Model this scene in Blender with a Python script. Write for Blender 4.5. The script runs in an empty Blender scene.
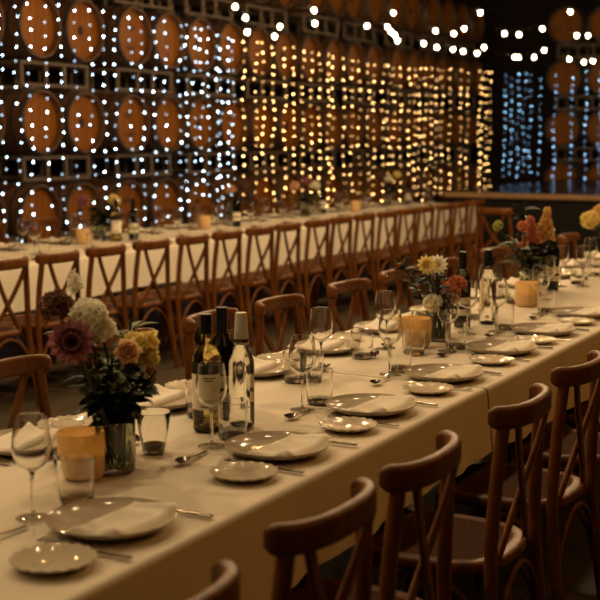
import bpy, bmesh, math, random
from mathutils import Vector, Matrix, Quaternion
PI = math.pi
sc = bpy.context.scene
COL = sc.collection
rnd = random.Random(7)

# ------------------------------------------------------------------ helpers
def lin(c):
    out = []
    for v in c:
        v = v / 255.0
        out.append(v / 12.92 if v <= 0.04045 else ((v + 0.055) / 1.055) ** 2.4)
    return (*out, 1.0)

class G:
    """collects verts and faces of one mesh"""
    def __init__(self): self.v = []; self.f = []
    def add(self, vs, fs):
        o = len(self.v); self.v += [tuple(p) for p in vs]; self.f += [tuple(i + o for i in f) for f in fs]; return self
    def box(self, c, s, rot=None):
        hx, hy, hz = s[0] / 2, s[1] / 2, s[2] / 2
        vs = [Vector((x, y, z)) for x in (-hx, hx) for y in (-hy, hy) for z in (-hz, hz)]
        if rot is not None: vs = [rot @ p for p in vs]
        vs = [p + Vector(c) for p in vs]
        return self.add(vs, [(0, 1, 3, 2), (4, 6, 7, 5), (0, 4, 5, 1), (2, 3, 7, 6), (0, 2, 6, 4), (1, 5, 7, 3)])
    def lathe(self, prof, n=24, M=None):
        vs, rings = [], []
        for r, z in prof:
            if r < 1e-6: rings.append([len(vs)]); vs.append(Vector((0, 0, z)))
            else:
                rings.append(list(range(len(vs), len(vs) + n)))
                vs += [Vector((r * math.cos(2 * PI * k / n), r * math.sin(2 * PI * k / n), z)) for k in range(n)]
        fs = []
        for a, b in zip(rings, rings[1:]):
            if len(a) == 1 and len(b) == 1: continue
            for k in range(n):
                k2 = (k + 1) % n
                if len(a) == 1: fs.append((a[0], b[k2], b[k]))
                elif len(b) == 1: fs.append((a[k], a[k2], b[0]))
                else: fs.append((a[k], a[k2], b[k2], b[k]))
        if M is not None: vs = [M @ p for p in vs]
        return self.add(vs, fs)
    def sweep(self, path, sect, up=(0, 0, 1), closed=False, scales=None, caps=True):
        """sect: list of (a,b) in the frame (side, up)"""
        path = [Vector(p) for p in path]; n = len(path); m = len(sect); up = Vector(up)
        vs = []
        for i, p in enumerate(path):
            if closed: t = path[(i + 1) % n] - path[i - 1]
            else: t = path[min(i + 1, n - 1)] - path[max(i - 1, 0)]
            t.normalize()
            side = t.cross(up)
            if side.length < 1e-4: side = t.cross(Vector((1, 0, 0.01)))
            side.normalize(); u = side.cross(t).normalized()
            s = scales[i] if scales else 1.0
            vs += [p + side * (a * s) + u * (b * s) for a, b in sect]
        fs = []
        for i in range(n if closed else n - 1):
            j = (i + 1) % n
            for k in range(m):
                k2 = (k + 1) % m
                fs.append((i * m + k, i * m + k2, j * m + k2, j * m + k))
        if not closed and caps:
            fs.append(tuple(range(m - 1, -1, -1))); fs.append(tuple((n - 1) * m + k for k in range(m)))
        return self.add(vs, fs)
    def tube(self, path, r, n=8, up=(0, 0, 1), scales=None, closed=False):
        return self.sweep(path, [(r * math.cos(2 * PI * k / n), r * math.sin(2 * PI * k / n)) for k in range(n)], up, closed, scales)
    def sphere(self, c, r, nu=10, nv=6, sq=(1, 1, 1)):
        prof = [(r * math.sin(PI * k / nv) if 0 < k < nv else 0, -r * math.cos(PI * k / nv)) for k in range(nv + 1)]
        return self.lathe(prof, nu, Matrix.Translation(Vector(c)) @ Matrix.Diagonal((*sq, 1)))
    def grid(self, fn, nu, nv):
        vs = [fn(i / nu, j / nv) for i in range(nu + 1) for j in range(nv + 1)]
        w = nv + 1
        return self.add(vs, [(i * w + j, (i + 1) * w + j, (i + 1) * w + j + 1, i * w + j + 1) for i in range(nu) for j in range(nv)])
    def xf(self, M):
        self.v = [tuple(M @ Vector(p)) for p in self.v]; return self
    def mesh(self, name, m, smooth=True, angle=40, fix=True):
        me = bpy.data.meshes.new(name)
        me.from_pydata(self.v, [], self.f)
        if fix:
            bm = bmesh.new(); bm.from_mesh(me); bmesh.ops.recalc_face_normals(bm, faces=bm.faces); bm.to_mesh(me); bm.free()
        me.polygons.foreach_set('use_smooth', [smooth] * len(me.polygons))
        if smooth: me.set_sharp_from_angle(angle=math.radians(angle))
        me.materials.append(m); me.update()
        return me

def rrect(w, h, r, k=3):
    out = []
    for cx, cy, a0 in ((w / 2 - r, h / 2 - r, 0), (-w / 2 + r, h / 2 - r, 90), (-w / 2 + r, -h / 2 + r, 180), (w / 2 - r, -h / 2 + r, 270)):
        for i in range(k + 1):
            a = math.radians(a0 + 90 * i / k); out.append((cx + r * math.cos(a), cy + r * math.sin(a)))
    return out

def smooth_path(pts, n=6):
    """Catmull-Rom through pts"""
    pts = [Vector(p) for p in pts]; out = []
    P = [2 * pts[0] - pts[1]] + pts + [2 * pts[-1] - pts[-2]]
    for i in range(1, len(P) - 2):
        for k in range(n):
            t = k / n; a, b, c, d = P[i - 1], P[i], P[i + 1], P[i + 2]
            out.append(0.5 * ((2 * b) + (c - a) * t + (2 * a - 5 * b + 4 * c - d) * t * t + (3 * b - a - 3 * c + d) * t ** 3))
    out.append(pts[-1]); return out

# specs: a part is (name, mesh, label or None, [sub-parts])
def Pt(name, mesh, subs=(), label=None, loc=None, rot=None): return (name, mesh, label, subs, loc, rot)
def _kids(parent, parts):
    for name, mesh, label, subs, loc, rot in parts:
        o = bpy.data.objects.new(name, mesh); COL.objects.link(o); o.parent = parent
        if loc: o.location = loc
        if rot: o.rotation_euler = rot
        if label: o['label'] = label
        _kids(o, subs)
def inst(name, root_mesh, parts, label, cat, loc=(0, 0, 0), rz=0.0, group=None, scale=None, rot=None, kind=None):
    o = bpy.data.objects.new(name, root_mesh); COL.objects.link(o)
    o.location = loc; o.rotation_euler = rot if rot else (0, 0, rz)
    if scale: o.scale = (scale,) * 3 if isinstance(scale, (int, float)) else scale
    o['label'] = label; o['category'] = cat
    if group: o['group'] = group
    if kind: o['kind'] = kind
    _kids(o, parts); return o
def struct(name, mesh, label=None):
    o = bpy.data.objects.new(name, mesh); COL.objects.link(o); o['kind'] = 'structure'
    o['label'] = label or name.replace('_', ' '); o['category'] = name.split('_')[0]
    return o

ONES = 'first second third fourth fifth sixth seventh eighth ninth tenth eleventh twelfth thirteenth fourteenth fifteenth sixteenth seventeenth eighteenth nineteenth'.split()
TENS = ['', '', 'twent', 'thirt', 'fort', 'fift', 'sixt', 'sevent', 'eight']
def ordn(i):
    """0 -> first"""
    i += 1
    if i < 20: return ONES[i - 1]
    t, u = divmod(i, 10)
    return TENS[t] + ('ieth' if u == 0 else 'y-' + ONES[u - 1])

# ------------------------------------------------------------------ materials
def nt(name):
    m = bpy.data.materials.new(name); m.use_nodes = True
    t = m.node_tree; t.nodes.clear()
    out = t.nodes.new('ShaderNodeOutputMaterial')
    return m, t, out
def principled(name, c, rough=0.5, metal=0.0, spec=0.5, var=None, vscale=(8, 8, 8), noise=4.0, bump=0.0, bscale=60, trans=0.0, ior=1.45, coat=0.0, sub=0.0):
    m, t, out = nt(name)
    p = t.nodes.new('ShaderNodeBsdfPrincipled')
    p.inputs['Base Color'].default_value = lin(c); p.inputs['Roughness'].default_value = rough
    p.inputs['Metallic'].default_value = metal; p.inputs['Specular IOR Level'].default_value = spec
    p.inputs['Transmission Weight'].default_value = trans; p.inputs['IOR'].default_value = ior
    p.inputs['Coat Weight'].default_value = coat; p.inputs['Coat Roughness'].default_value = 0.15
    if sub:
        p.inputs['Subsurface Weight'].default_value = sub; p.inputs['Subsurface Radius'].default_value = (0.02, 0.012, 0.006); p.inputs['Subsurface Scale'].default_value = 1.0
    if var or bump:
        tc = t.nodes.new('ShaderNodeTexCoord'); mp = t.nodes.new('ShaderNodeMapping'); mp.inputs['Scale'].default_value = vscale
        t.links.new(tc.outputs['Object'], mp.inputs['Vector'])
    if var:
        n = t.nodes.new('ShaderNodeTexNoise'); n.inputs['Scale'].default_value = noise; n.inputs['Detail'].default_value = 4
        t.links.new(mp.outputs['Vector'], n.inputs['Vector'])
        r = t.nodes.new('ShaderNodeValToRGB'); r.color_ramp.elements[0].position = 0.32; r.color_ramp.elements[1].position = 0.68
        r.color_ramp.elements[0].color = lin(c); r.color_ramp.elements[1].color = lin(var)
        t.links.new(n.outputs['Fac'], r.inputs['Fac']); t.links.new(r.outputs['Color'], p.inputs['Base Color'])
    if bump:
        n2 = t.nodes.new('ShaderNodeTexNoise'); n2.inputs['Scale'].default_value = bscale; n2.inputs['Detail'].default_value = 3
        t.links.new(tc.outputs['Object'], n2.inputs['Vector'])
        b = t.nodes.new('ShaderNodeBump'); b.inputs['Strength'].default_value = bump; b.inputs['Distance'].default_value = 0.01
        t.links.new(n2.outputs['Fac'], b.inputs['Height']); t.links.new(b.outputs['Normal'], p.inputs['Normal'])
    t.links.new(p.outputs[0], out.inputs[0])
    return m
def thin_glass(name, c=(236, 236, 230), ior=1.5, extra=0.0):
    m, t, out = nt(name)
    a = t.nodes.new('ShaderNodeBsdfTransparent'); a.inputs[0].default_value = lin(c)
    g = t.nodes.new('ShaderNodeBsdfGlossy'); g.inputs['Roughness'].default_value = 0.03
    # Schlick reflectance, the same from both sides of a thin wall
    lw = t.nodes.new('ShaderNodeLayerWeight'); lw.inputs['Blend'].default_value = 0.5
    pw = t.nodes.new('ShaderNodeMath'); pw.operation = 'POWER'; pw.inputs[1].default_value = 3.0; t.links.new(lw.outputs['Facing'], pw.inputs[0])
    r0 = ((ior - 1) / (ior + 1)) ** 2 + extra
    f = t.nodes.new('ShaderNodeMath'); f.operation = 'MULTIPLY_ADD'; f.inputs[1].default_value = 1 - r0; f.inputs[2].default_value = r0; t.links.new(pw.outputs[0], f.inputs[0])
    mx = t.nodes.new('ShaderNodeMixShader'); t.links.new(f.outputs[0], mx.inputs[0])
    t.links.new(a.outputs[0], mx.inputs[1]); t.links.new(g.outputs[0], mx.inputs[2]); t.links.new(mx.outputs[0], out.inputs[0])
    return m
def emit(name, rgb, s):
    m, t, out = nt(name)
    e = t.nodes.new('ShaderNodeEmission'); e.inputs[0].default_value = (*rgb, 1); e.inputs[1].default_value = s
    t.links.new(e.outputs[0], out.inputs[0]); return m
def plank_mat(name, c1, c2, gap, axis, width, rough=0.6, grain=(2, 30, 30)):
    """boards along one object axis, with dark joints"""
    m, t, out = nt(name)
    p = t.nodes.new('ShaderNodeBsdfPrincipled'); p.inputs['Roughness'].default_value = rough; p.inputs['Specular IOR Level'].default_value = 0.25
    tc = t.nodes.new('ShaderNodeTexCoord'); sp = t.nodes.new('ShaderNodeSeparateXYZ'); t.links.new(tc.outputs['Object'], sp.inputs[0])
    d = t.nodes.new('ShaderNodeMath'); d.operation = 'DIVIDE'; d.inputs[1].default_value = width; t.links.new(sp.outputs[axis], d.inputs[0])
    fl = t.nodes.new('ShaderNodeMath'); fl.operation = 'FLOOR'; t.links.new(d.outputs[0], fl.inputs[0])
    wn = t.nodes.new('ShaderNodeTexWhiteNoise'); wn.noise_dimensions = '1D'; t.links.new(fl.outputs[0], wn.inputs['W'])
    fr = t.nodes.new('ShaderNodeMath'); fr.operation = 'FRACT'; t.links.new(d.outputs[0], fr.inputs[0])
    c5 = t.nodes.new('ShaderNodeMath'); c5.operation = 'SUBTRACT'; c5.inputs[1].default_value = 0.5; t.links.new(fr.outputs[0], c5.inputs[0])
    ab = t.nodes.new('ShaderNodeMath'); ab.operation = 'ABSOLUTE'; t.links.new(c5.outputs[0], ab.inputs[0])
    gt = t.nodes.new('ShaderNodeMath'); gt.operation = 'GREATER_THAN'; gt.inputs[1].default_value = 0.5 - gap; t.links.new(ab.outputs[0], gt.inputs[0])
    mp = t.nodes.new('ShaderNodeMapping'); mp.inputs['Scale'].default_value = grain; t.links.new(tc.outputs['Object'], mp.inputs[0])
    no = t.nodes.new('ShaderNodeTexNoise'); no.inputs['Scale'].default_value = 2; no.inputs['Detail'].default_value = 4; t.links.new(mp.outputs[0], no.inputs[0])
    av = t.nodes.new('ShaderNodeMath'); av.operation = 'MULTIPLY_ADD'; av.inputs[1].default_value = 0.5; t.links.new(wn.outputs['Value'], av.inputs[0])
    hf = t.nodes.new('ShaderNodeMath'); hf.operation = 'MULTIPLY'; hf.inputs[1].default_value = 0.5; t.links.new(no.outputs['Fac'], hf.inputs[0]); t.links.new(hf.outputs[0], av.inputs[2])
    mx = t.nodes.new('ShaderNodeMixRGB'); mx.inputs[1].default_value = lin(c1); mx.inputs[2].default_value = lin(c2); t.links.new(av.outputs[0], mx.inputs[0])
    mg = t.nodes.new('ShaderNodeMixRGB'); mg.inputs[2].default_value = lin([v * 0.3 for v in c1]); t.links.new(mx.outputs[0], mg.inputs[1]); t.links.new(gt.outputs[0], mg.inputs[0])
    t.links.new(mg.outputs[0], p.inputs['Base Color']); t.links.new(p.outputs[0], out.inputs[0])
    return m
def weave_mat(name, c1, c2, scale):
    m, t, out = nt(name)
    p = t.nodes.new('ShaderNodeBsdfPrincipled'); p.inputs['Roughness'].default_value = 0.75; p.inputs['Specular IOR Level'].default_value = 0.15
    tc = t.nodes.new('ShaderNodeTexCoord')
    ch = t.nodes.new('ShaderNodeTexChecker'); ch.inputs['Scale'].default_value = scale; ch.inputs[1].default_value = lin(c1); ch.inputs[2].default_value = lin(c2)
    t.links.new(tc.outputs['Object'], ch.inputs[0]); t.links.new(ch.outputs[0], p.inputs['Base Color'])
    b = t.nodes.new('ShaderNodeBump'); b.inputs['Strength'].default_value = 0.4; b.inputs['Distance'].default_value = 0.003
    t.links.new(ch.outputs['Fac'], b.inputs['Height']); t.links.new(b.outputs[0], p.inputs['Normal'])
    t.links.new(p.outputs[0], out.inputs[0]); return m

CHAIR = principled('walnut_bentwood', (84, 45, 10), 0.42, spec=0.34, var=(120, 69, 17), vscale=(9, 9, 3), noise=3)
CANE = weave_mat('woven_cane', (88, 50, 15), (58, 31, 9), 110)
CLOTH = principled('cream_linen', (232, 222, 204), 0.85, spec=0.2, bump=0.10, bscale=9)
NAPK = principled('napkin_linen', (236, 228, 212), 0.85, spec=0.2, bump=0.15, bscale=40)
PLATE = principled('greige_stoneware', (190, 178, 158), 0.09, spec=0.5)
SIDEP = principled('cream_glazed_ware', (212, 200, 178), 0.05, spec=0.7)
STEEL = principled('dull_cutlery_steel', (150, 140, 128), 0.22, metal=1.0)
GLASS = principled('clear_glass', (255, 255, 253), 0.0, trans=1.0, ior=1.45)
THING = thin_glass('clear_glass_foot', (252, 251, 248), 1.5, extra=0.03)
SOLIDG = principled('solid_clear_glass', (250, 250, 246), 0.02, trans=1.0, ior=1.45)
WATERB = principled('water_bottle_glass', (244, 246, 238), 0.02, trans=1.0, ior=1.33)
WHITEW = principled('white_wine_in_glass', (226, 208, 132), 0.03, trans=1.0, ior=1.36)
DARKG = principled('dark_bottle_glass', (14, 15, 10), 0.06, spec=0.6)
CAPS = principled('black_capsule', (16, 15, 16), 0.35)
PALECAP = principled('pale_bottle_wrap', (206, 200, 180), 0.55)
LABELM = principled('cream_bottle_label', (248, 240, 216), 0.6)
LABELD = principled('black_label_band', (24, 21, 18), 0.6)
REDW = principled('dark_red_wine', (60, 10, 12), 0.05, spec=0.5)
AMBER = principled('amber_frosted_jar', (246, 198, 142), 0.3, trans=0.15, ior=1.2, sub=0.3)
WAX = principled('candle_wax', (240, 214, 160), 0.5, sub=0.4)
WICK = principled('black_wick', (20, 16, 12), 0.8)
TRINK = principled('dark_red_facets', (70, 12, 12), 0.08, spec=0.8, coat=0.6)
STEM = principled('green_stem', (30, 40, 20), 0.6)
LEAFD = principled('dark_leaf', (20, 30, 15), 0.5, var=(40, 52, 26), vscale=(30, 30, 30))
LEAFM = principled('olive_leaf', (70, 84, 44), 0.55, var=(96, 106, 60), vscale=(30, 30, 30))
LEAFG = principled('grey_green_leaf', (104, 112, 84), 0.6)
WATER = thin_glass('vase_water', (214, 222, 200), 1.2)
def pet(name, a, b):
    # thin petals: part of the light passes through them
    m = principled(name, a, 0.7, spec=0.2, var=b, vscale=(25, 25, 25)); t = m.node_tree
    p = next(n for n in t.nodes if n.type == 'BSDF_PRINCIPLED'); r = next(n for n in t.nodes if n.type == 'VALTORGB'); out = next(n for n in t.nodes if n.type == 'OUTPUT_MATERIAL')
    tr = t.nodes.new('ShaderNodeBsdfTranslucent'); mx = t.nodes.new('ShaderNodeMixShader'); mx.inputs[0].default_value = 0.45
    t.links.new(r.outputs['Color'], tr.inputs[0]); t.links.new(p.outputs[0], mx.inputs[1]); t.links.new(tr.outputs[0], mx.inputs[2]); t.links.new(mx.outputs[0], out.inputs[0])
    return m
PMAUVE = pet('mauve_petal', (184, 128, 134), (150, 96, 104)); PDUSK = pet('dusky_petal', (140, 104, 88), (112, 82, 66)); PWHITE = pet('white_petal', (252, 250, 238), (244, 242, 222))
PPEACH = pet('peach_petal', (238, 204, 164), (226, 184, 142)); PYEL = pet('yellow_petal', (248, 236, 172), (238, 218, 136)); PORANGE = pet('orange_petal', (222, 158, 120), (206, 132, 96))
PGOLD = pet('gold_petal', (238, 208, 146), (226, 184, 118)); PCORE = pet('flower_core', (52, 30, 26), (80, 50, 30)); PLIME = pet('lime_petal', (206, 206, 120), (180, 190, 90))
STAVE = principled('oak_staves', (78, 50, 26), 0.55, var=(104, 70, 36), vscale=(2, 14, 14), noise=2)
HEAD = plank_mat('oak_barrel_head', (150, 92, 18), (122, 68, 10), 0.03, 'Y', 0.095, 0.5, (20, 6, 2))
HOOP = principled('galvanised_hoop', (128, 124, 120), 0.4, metal=0.9)
MARK = principled('burnt_stencil', (44, 26, 16), 0.7)
RACK = principled('worn_rack_steel', (122, 104, 84), 0.5, metal=0.3, var=(98, 82, 66), vscale=(6, 6, 6))
WIRE = principled('thin_clear_wire', (60, 58, 54), 0.5)
CABLE = principled('black_cable', (14, 14, 14), 0.6)
FLOORM = principled('dark_concrete', (78, 66, 46), 0.55, var=(62, 52, 36), vscale=(1, 1, 1), noise=2.5, bump=0.1, bscale=20)
WALLM = plank_mat('dark_timber_wall', (42, 30, 22), (30, 22, 16), 0.02, 'Z', 0.18, 0.8)
CEILM = plank_mat('dark_timber_ceiling', (36, 26, 18), (28, 20, 14), 0.02, 'X', 0.2, 0.8)
DECK = plank_mat('dark_stage_deck', (34, 30, 30), (26, 23, 24), 0.01, 'X', 0.3, 0.18)
FASC = principled('black_stage_front', (14, 12, 11), 0.8)
EDGE = principled('bare_edge_timber', (180, 144, 104), 0.55, var=(156, 122, 86), vscale=(2, 20, 20))
TABW = principled('trestle_ply', (150, 116, 78), 0.6, var=(134, 100, 64), vscale=(3, 14, 14))
METL = principled('grey_trestle_steel', (80, 80, 82), 0.4, metal=0.8)
COOLS = [emit('cool_bulb_%s' % n, (0.62, 0.83, 1.0), s) for n, s in (('bright', 34), ('mid', 14), ('faint', 4.5))]
BLUES = [emit('blue_bulb_%s' % n, (0.36, 0.68, 1.0), s) for n, s in (('bright', 20), ('mid', 9), ('faint', 3))]
WARMS = [emit('warm_bulb_%s' % n, (1.0, 0.54, 0.17), s) for n, s in (('bright', 40), ('mid', 18), ('faint', 7))]
FEST = emit('festoon_filament_glow', (1.0, 0.76, 0.44), 60)
FLAME = emit('candle_flame', (1.0, 0.6, 0.2), 1.5)

# ------------------------------------------------------------------ room
def slab(name, c, s, m, label): return struct(name, G().box(c, s).mesh(name, m, smooth=False), label)
slab('floor', (-2.5, 9.5, -0.05), (15, 31, 0.1), FLOORM, 'dark concrete floor under the tables and chairs')
slab('ceiling', (-2.5, 9.5, 5.05), (15, 31, 0.1), CEILM, 'dark timber ceiling high above the tables')
slab('wall_left', (-9.55, 9.5, 2.5), (0.1, 31, 5), WALLM, 'dark timber wall behind the barrel stacks')
slab('wall_back', (-2.5, 23.75, 2.5), (15, 0.1, 5), WALLM, 'dark timber wall behind the stage barrels')
slab('wall_right', (4.5, 9.5, 2.5), (0.1, 31, 5), WALLM, 'dark timber wall on the aisle side')
slab('wall_front', (-2.5, -5.5, 2.5), (15, 0.1, 5), WALLM, 'dark timber wall behind the camera')

# stage along the back wall
inst('stage', None, [
    Pt('deck', G().box((0, 3.13, 0.775), (9.8, 6.26, 0.05)).mesh('deck', DECK, smooth=False), label='dark glossy stage deck'),
    Pt('front_panel', G().box((0, 0.06, 0.375), (9.8, 0.05, 0.75)).mesh('front_panel', FASC, smooth=False), label='black front panel of the stage'),
    Pt('side_panel', G().box((-4.86, 3.15, 0.375), (0.05, 6.1, 0.75)).mesh('side_panel', FASC, smooth=False)),
    Pt('edge_board', G().sweep([(-4.9, -0.02, 0.76), (-1.0, -0.02, 0.76)], rrect(0.04, 0.065, 0.01)).mesh('edge_board', EDGE), label='bare timber board along the stage edge'),
    Pt('edge_board', G().sweep([(-0.985, -0.02, 0.76), (4.9, -0.02, 0.76)], rrect(0.04, 0.065, 0.01)).mesh('edge_board', EDGE), label='bare timber board along the stage edge'),
], 'low black stage with a bare timber edge in front of the back wall', 'stage', (-1.33, 15.62, 0), scale=(1, 1, 1.04))

# ------------------------------------------------------------------ barrels and racks
AX = Matrix.Rotation(-PI / 2, 4, 'Y')            # lathe z -> -x (the head faces +x)
BL, BE, BM = 0.92, 0.304, 0.328
def brad(t): return BE + (BM - BE) * (1 - (2 * t - 1) ** 2)
prof = [(0, 0.085), (BE - 0.026, 0.085), (BE - 0.020, 0.0), (BE, 0.0)] + [(brad(k / 14), BL * k / 14) for k in range(1, 14)] + [(BE, BL), (BE - 0.02, BL), (BE - 0.022, BL - 0.035), (0, BL - 0.035)]
B_BODY = G().lathe(prof, 36, AX).mesh('barrel_staves', STAVE)
B_HEAD = G().lathe([(0, 0.072), (BE - 0.0255, 0.072), (BE - 0.0255, 0.084), (0, 0.084)], 36, AX).mesh('barrel_head', HEAD)
def hoop(t0, t1):
    return G().lathe([(brad(t0) - .001, BL * t0), (brad(t0) + .004, BL * t0), (brad(t1) + .004, BL * t1), (brad(t1) - .001, BL * t1)], 36, AX).mesh('barrel_hoop', HOOP)
HOOPS = [hoop(0.005, 0.05), hoop(0.13, 0.17), hoop(0.29, 0.33), hoop(0.67, 0.71), hoop(0.83, 0.87), hoop(0.95, 0.995)]
B_TAG = G().box((-0.070, 0, 0), (0.004, 0.075, 0.085)).mesh('stencil_mark', MARK, smooth=False)
B_STEN = [G().box((-0.070, 0, z), (0.004, w, 0.012)).mesh('stencil_line', MARK, smooth=False) for z, w in ((0.10, 0.16), (0.075, 0.12), (-0.11, 0.18), (-0.135, 0.10))]
barrel_n = 0
def barrel(loc, rz, label, group, roll):
    global barrel_n
    barrel_n += 1
    parts = [Pt('barrel_head', B_HEAD, [Pt('stencil_mark', B_TAG)] if barrel_n % 3 == 1 else [Pt('stencil_line', m) for m in B_STEN] if barrel_n % 3 == 2 else [], label='orange oak barrel head')]
    parts += [Pt('hoop', h) for h in HOOPS]
    return inst('wine_barrel', B_BODY, parts, label, 'barrel', loc, group=group, rot=(roll, 0, rz))
def rack_meshes(h):
    s = rrect(0.036, 0.036, 0.005, 1)
    def fr(x):
        g = G()
        for z in (0.018, h - 0.018): g.sweep([(x, -0.52, z), (x, 0.52, z)], s)
        for y in (-0.50, -0.14, 0.14, 0.50): g.sweep([(x, y, 0.03), (x, y, h - 0.03)], s, up=(1, 0, 0))
        return g
    a = fr(-0.12).mesh('front_frame', RACK); b = fr(-0.74).mesh('rear_frame', RACK)
    c = [G().sweep([(-0.12, y, h - 0.02), (-0.74, y, h - 0.02)], s).mesh('crossbar', RACK) for y in (-0.5, -0.14, 0.14, 0.5)]
    return [Pt('front_frame', a), Pt('rear_frame', b)] + [Pt('crossbar', m) for m in c]
RH = 0.915 - 2 * BM - 0.010
RACK_N, RACK_B = rack_meshes(RH), rack_meshes(0.78 - BM)
ROWZ = [0.78, 1.695, 2.61, 3.525]
ROWN = ['bottom', 'second', 'third', 'top']
pairs = [8.44, 9.915, 11.41, 12.79, 14.19, 15.57, 16.95, 18.33, 19.71, 21.09]
for r, z in enumerate(ROWZ):
    for k, yc in enumerate(pairs):
        xj = -8.0 + rnd.uniform(-0.05, 0.05)
        inst('barrel_rack', None, RACK_B if r == 0 else RACK_N,
             'steel rack under the %s row barrels, %s from the near end of the barrel wall' % (ROWN[r], ordn(k)), 'barrel rack',
             (xj, yc, 0 if r == 0 else z - BM - RH), group='racks of the long barrel wall')
        for q, dy in enumerate((-0.338, 0.338)):
            barrel((xj + rnd.uniform(-.02, .02), yc + dy, z), 0, 'oak wine barrel in the %s row of the long wall, %s from the near end' % (ROWN[r], ordn(2 * k + q)),
                   'barrels of the long wall', rnd.uniform(-0.15, 0.15))
    for k, xc in enumerate([-6.26, -4.79]):
        inst('barrel_rack', None, RACK_B if r == 0 else RACK_N,
             'steel rack under the %s row of stage barrels, %s from the corner' % (ROWN[r], ordn(k)), 'barrel rack',
             (xc, 22.2, 0 if r == 0 else z - BM - RH), rz=-PI / 2, group='racks behind the stage')
        for q, dx in enumerate((-0.36, 0.36)):
            barrel((xc + dx, 22.2, z), -PI / 2, 'oak wine barrel in the %s row behind the stage, %s from the corner' % (ROWN[r], ordn(2 * k + q)),
                   'barrels behind the stage', rnd.uniform(-0.15, 0.15))

# ------------------------------------------------------------------ fairy light strands
BULB = {}
def bulb_mesh(m):
    if m.name not in BULB: BULB[m.name] = G().sphere((0, 0, 0), 0.0055, 8, 5, (1, 1, 1.25)).mesh('fairy_bulb', m)
    return BULB[m.name]
def strand(x, y, top, bot, mats, label, group, pitch=0.105):
    n = int((top - bot) / pitch)
    pts, bulbs = [], []
    ph = rnd.uniform(0, 6); dz = rnd.uniform(0, pitch)
    for k in range(n + 1):
        z = -k * (top - bot) / n
        pts.append((0.012 * math.sin(ph + k * 0.7), 0.014 * math.sin(ph * 2 + k * 0.9), z))
    for k in range(1, n + 1):
        p = pts[k]
        m = mats[0] if rnd.random() < 0.36 else mats[1] if rnd.random() < 0.5 else mats[2]
        bulbs.append(Pt('bulb', bulb_mesh(m), loc=(p[0] + rnd.uniform(-.01, .01), p[1] + rnd.uniform(-.012, .012), p[2] + rnd.uniform(-.025, .025))))
    w = G().tube(pts, 0.0013, 4, up=(1, 0, 0)).mesh('strand_wire', WIRE, fix=False)
    return inst('fairy_light_strand', w, bulbs, label, 'fairy lights', (x, y, top), group=group)
ys = []
y = 8.1
while y < 21.35:
    ys.append(y + rnd.uniform(-.02, .02))
    y += 0.215 if y < 11.4 else 0.14 if y < 12.5 else 0.23 if y < 15.0 else 0.26 if y < 16.6 else 0.22 if y < 18.6 else 0.42 if y < 20.1 else 0.22
ci = wi = 0
for y in ys:
    cool = y < 12.55 or (y < 13.0 and rnd.random() < 0.4)
    top = 2.87 if y < 12 else 2.80 - 0.10 * math.sin((y - 12) / 9.3 * PI)
    if y < 9.2: top = 3.2
    x = -7.6 + rnd.uniform(-.03, .03)
    if cool:
        strand(x, y, top, 0.62 + rnd.uniform(0, .1), COOLS, 'cool white fairy light strand on the barrel wall, %s from the near end' % ordn(ci), 'cool white strands on the barrel wall', 0.118); ci += 1
    else:
        strand(x, y, top, 0.56 + rnd.uniform(0, .12), WARMS, 'warm white fairy light strand on the barrel wall, %s after the cool ones' % ordn(wi), 'warm strands on the barrel wall', 0.108 if y < 15 else 0.125); wi += 1
bi = 0
bx = [-7.40, -7.28, -7.14, -7.05, -6.92, -6.74, -6.48, -6.20, -5.95, -5.70, -5.43, -5.16, -4.9]
for x in bx:
    strand(x, 21.3 + rnd.uniform(-.05, .05), 2.66 + rnd.uniform(0, .12), 0.84 + rnd.uniform(0, .1), BLUES, 'cool blue-white fairy light strand behind the stage, %s from the corner' % ordn(bi), 'cool strands behind the stage', 0.125); bi += 1
# the wires the strands hang from
inst('curtain_support_wire', G().tube([(-7.6, 8.0, 2.875), (-7.6, 12.0, 2.872), (-7.6, 16.6, 2.80), (-7.6, 21.4, 2.80)], 0.003, 5).mesh('support_wire', CABLE), [],
     'thin black wire the fairy strands of the barrel wall hang from', 'wire')
inst('curtain_support_wire', G().tube([(-7.5, 21.3, 2.78), (-4.6, 21.3, 2.78)], 0.003, 5).mesh('support_wire', CABLE), [],
     'thin black wire the fairy strands behind the stage hang from', 'wire')

# ------------------------------------------------------------------ festoon strings
F = 1250.0; EYE = 1.55; YAW = math.radians(28.34); PITCH = math.radians(7.43)
FB = G().sphere((0, 0, -0.05), 0.023, 12, 8, (1, 1, 1.2)).mesh('globe_bulb', FEST)
FS = G().lathe([(0, 0.0), (0.013, 0.0), (0.014, -0.028), (0, -0.028)], 10).mesh('bulb_socket', CABLE)
def festoon(pts, label):
    """pts: bulb places in the room along the cable"""
    pts = [Vector(p) for p in pts]; o = pts[0].copy()
    path = []
    for a, b in zip(pts, pts[1:]):
        for k in range(4):
            t = k / 4; p = a.lerp(b, t); p.z -= 0.05 * (b - a).length * 4 * t * (1 - t) * 0.5; path.append(p - o)
    path.append(pts[-1] - o)
    cab = G().tube(path, 0.004, 5).mesh('cable', CABLE)
    inst('festoon_string', None, [Pt('cable', cab)] + [Pt('bulb_socket', FS, [Pt('globe_bulb', FB)], loc=tuple(p - o)) for p in pts], label, 'string lights', tuple(o), group='festoon strings over the hall')
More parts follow.
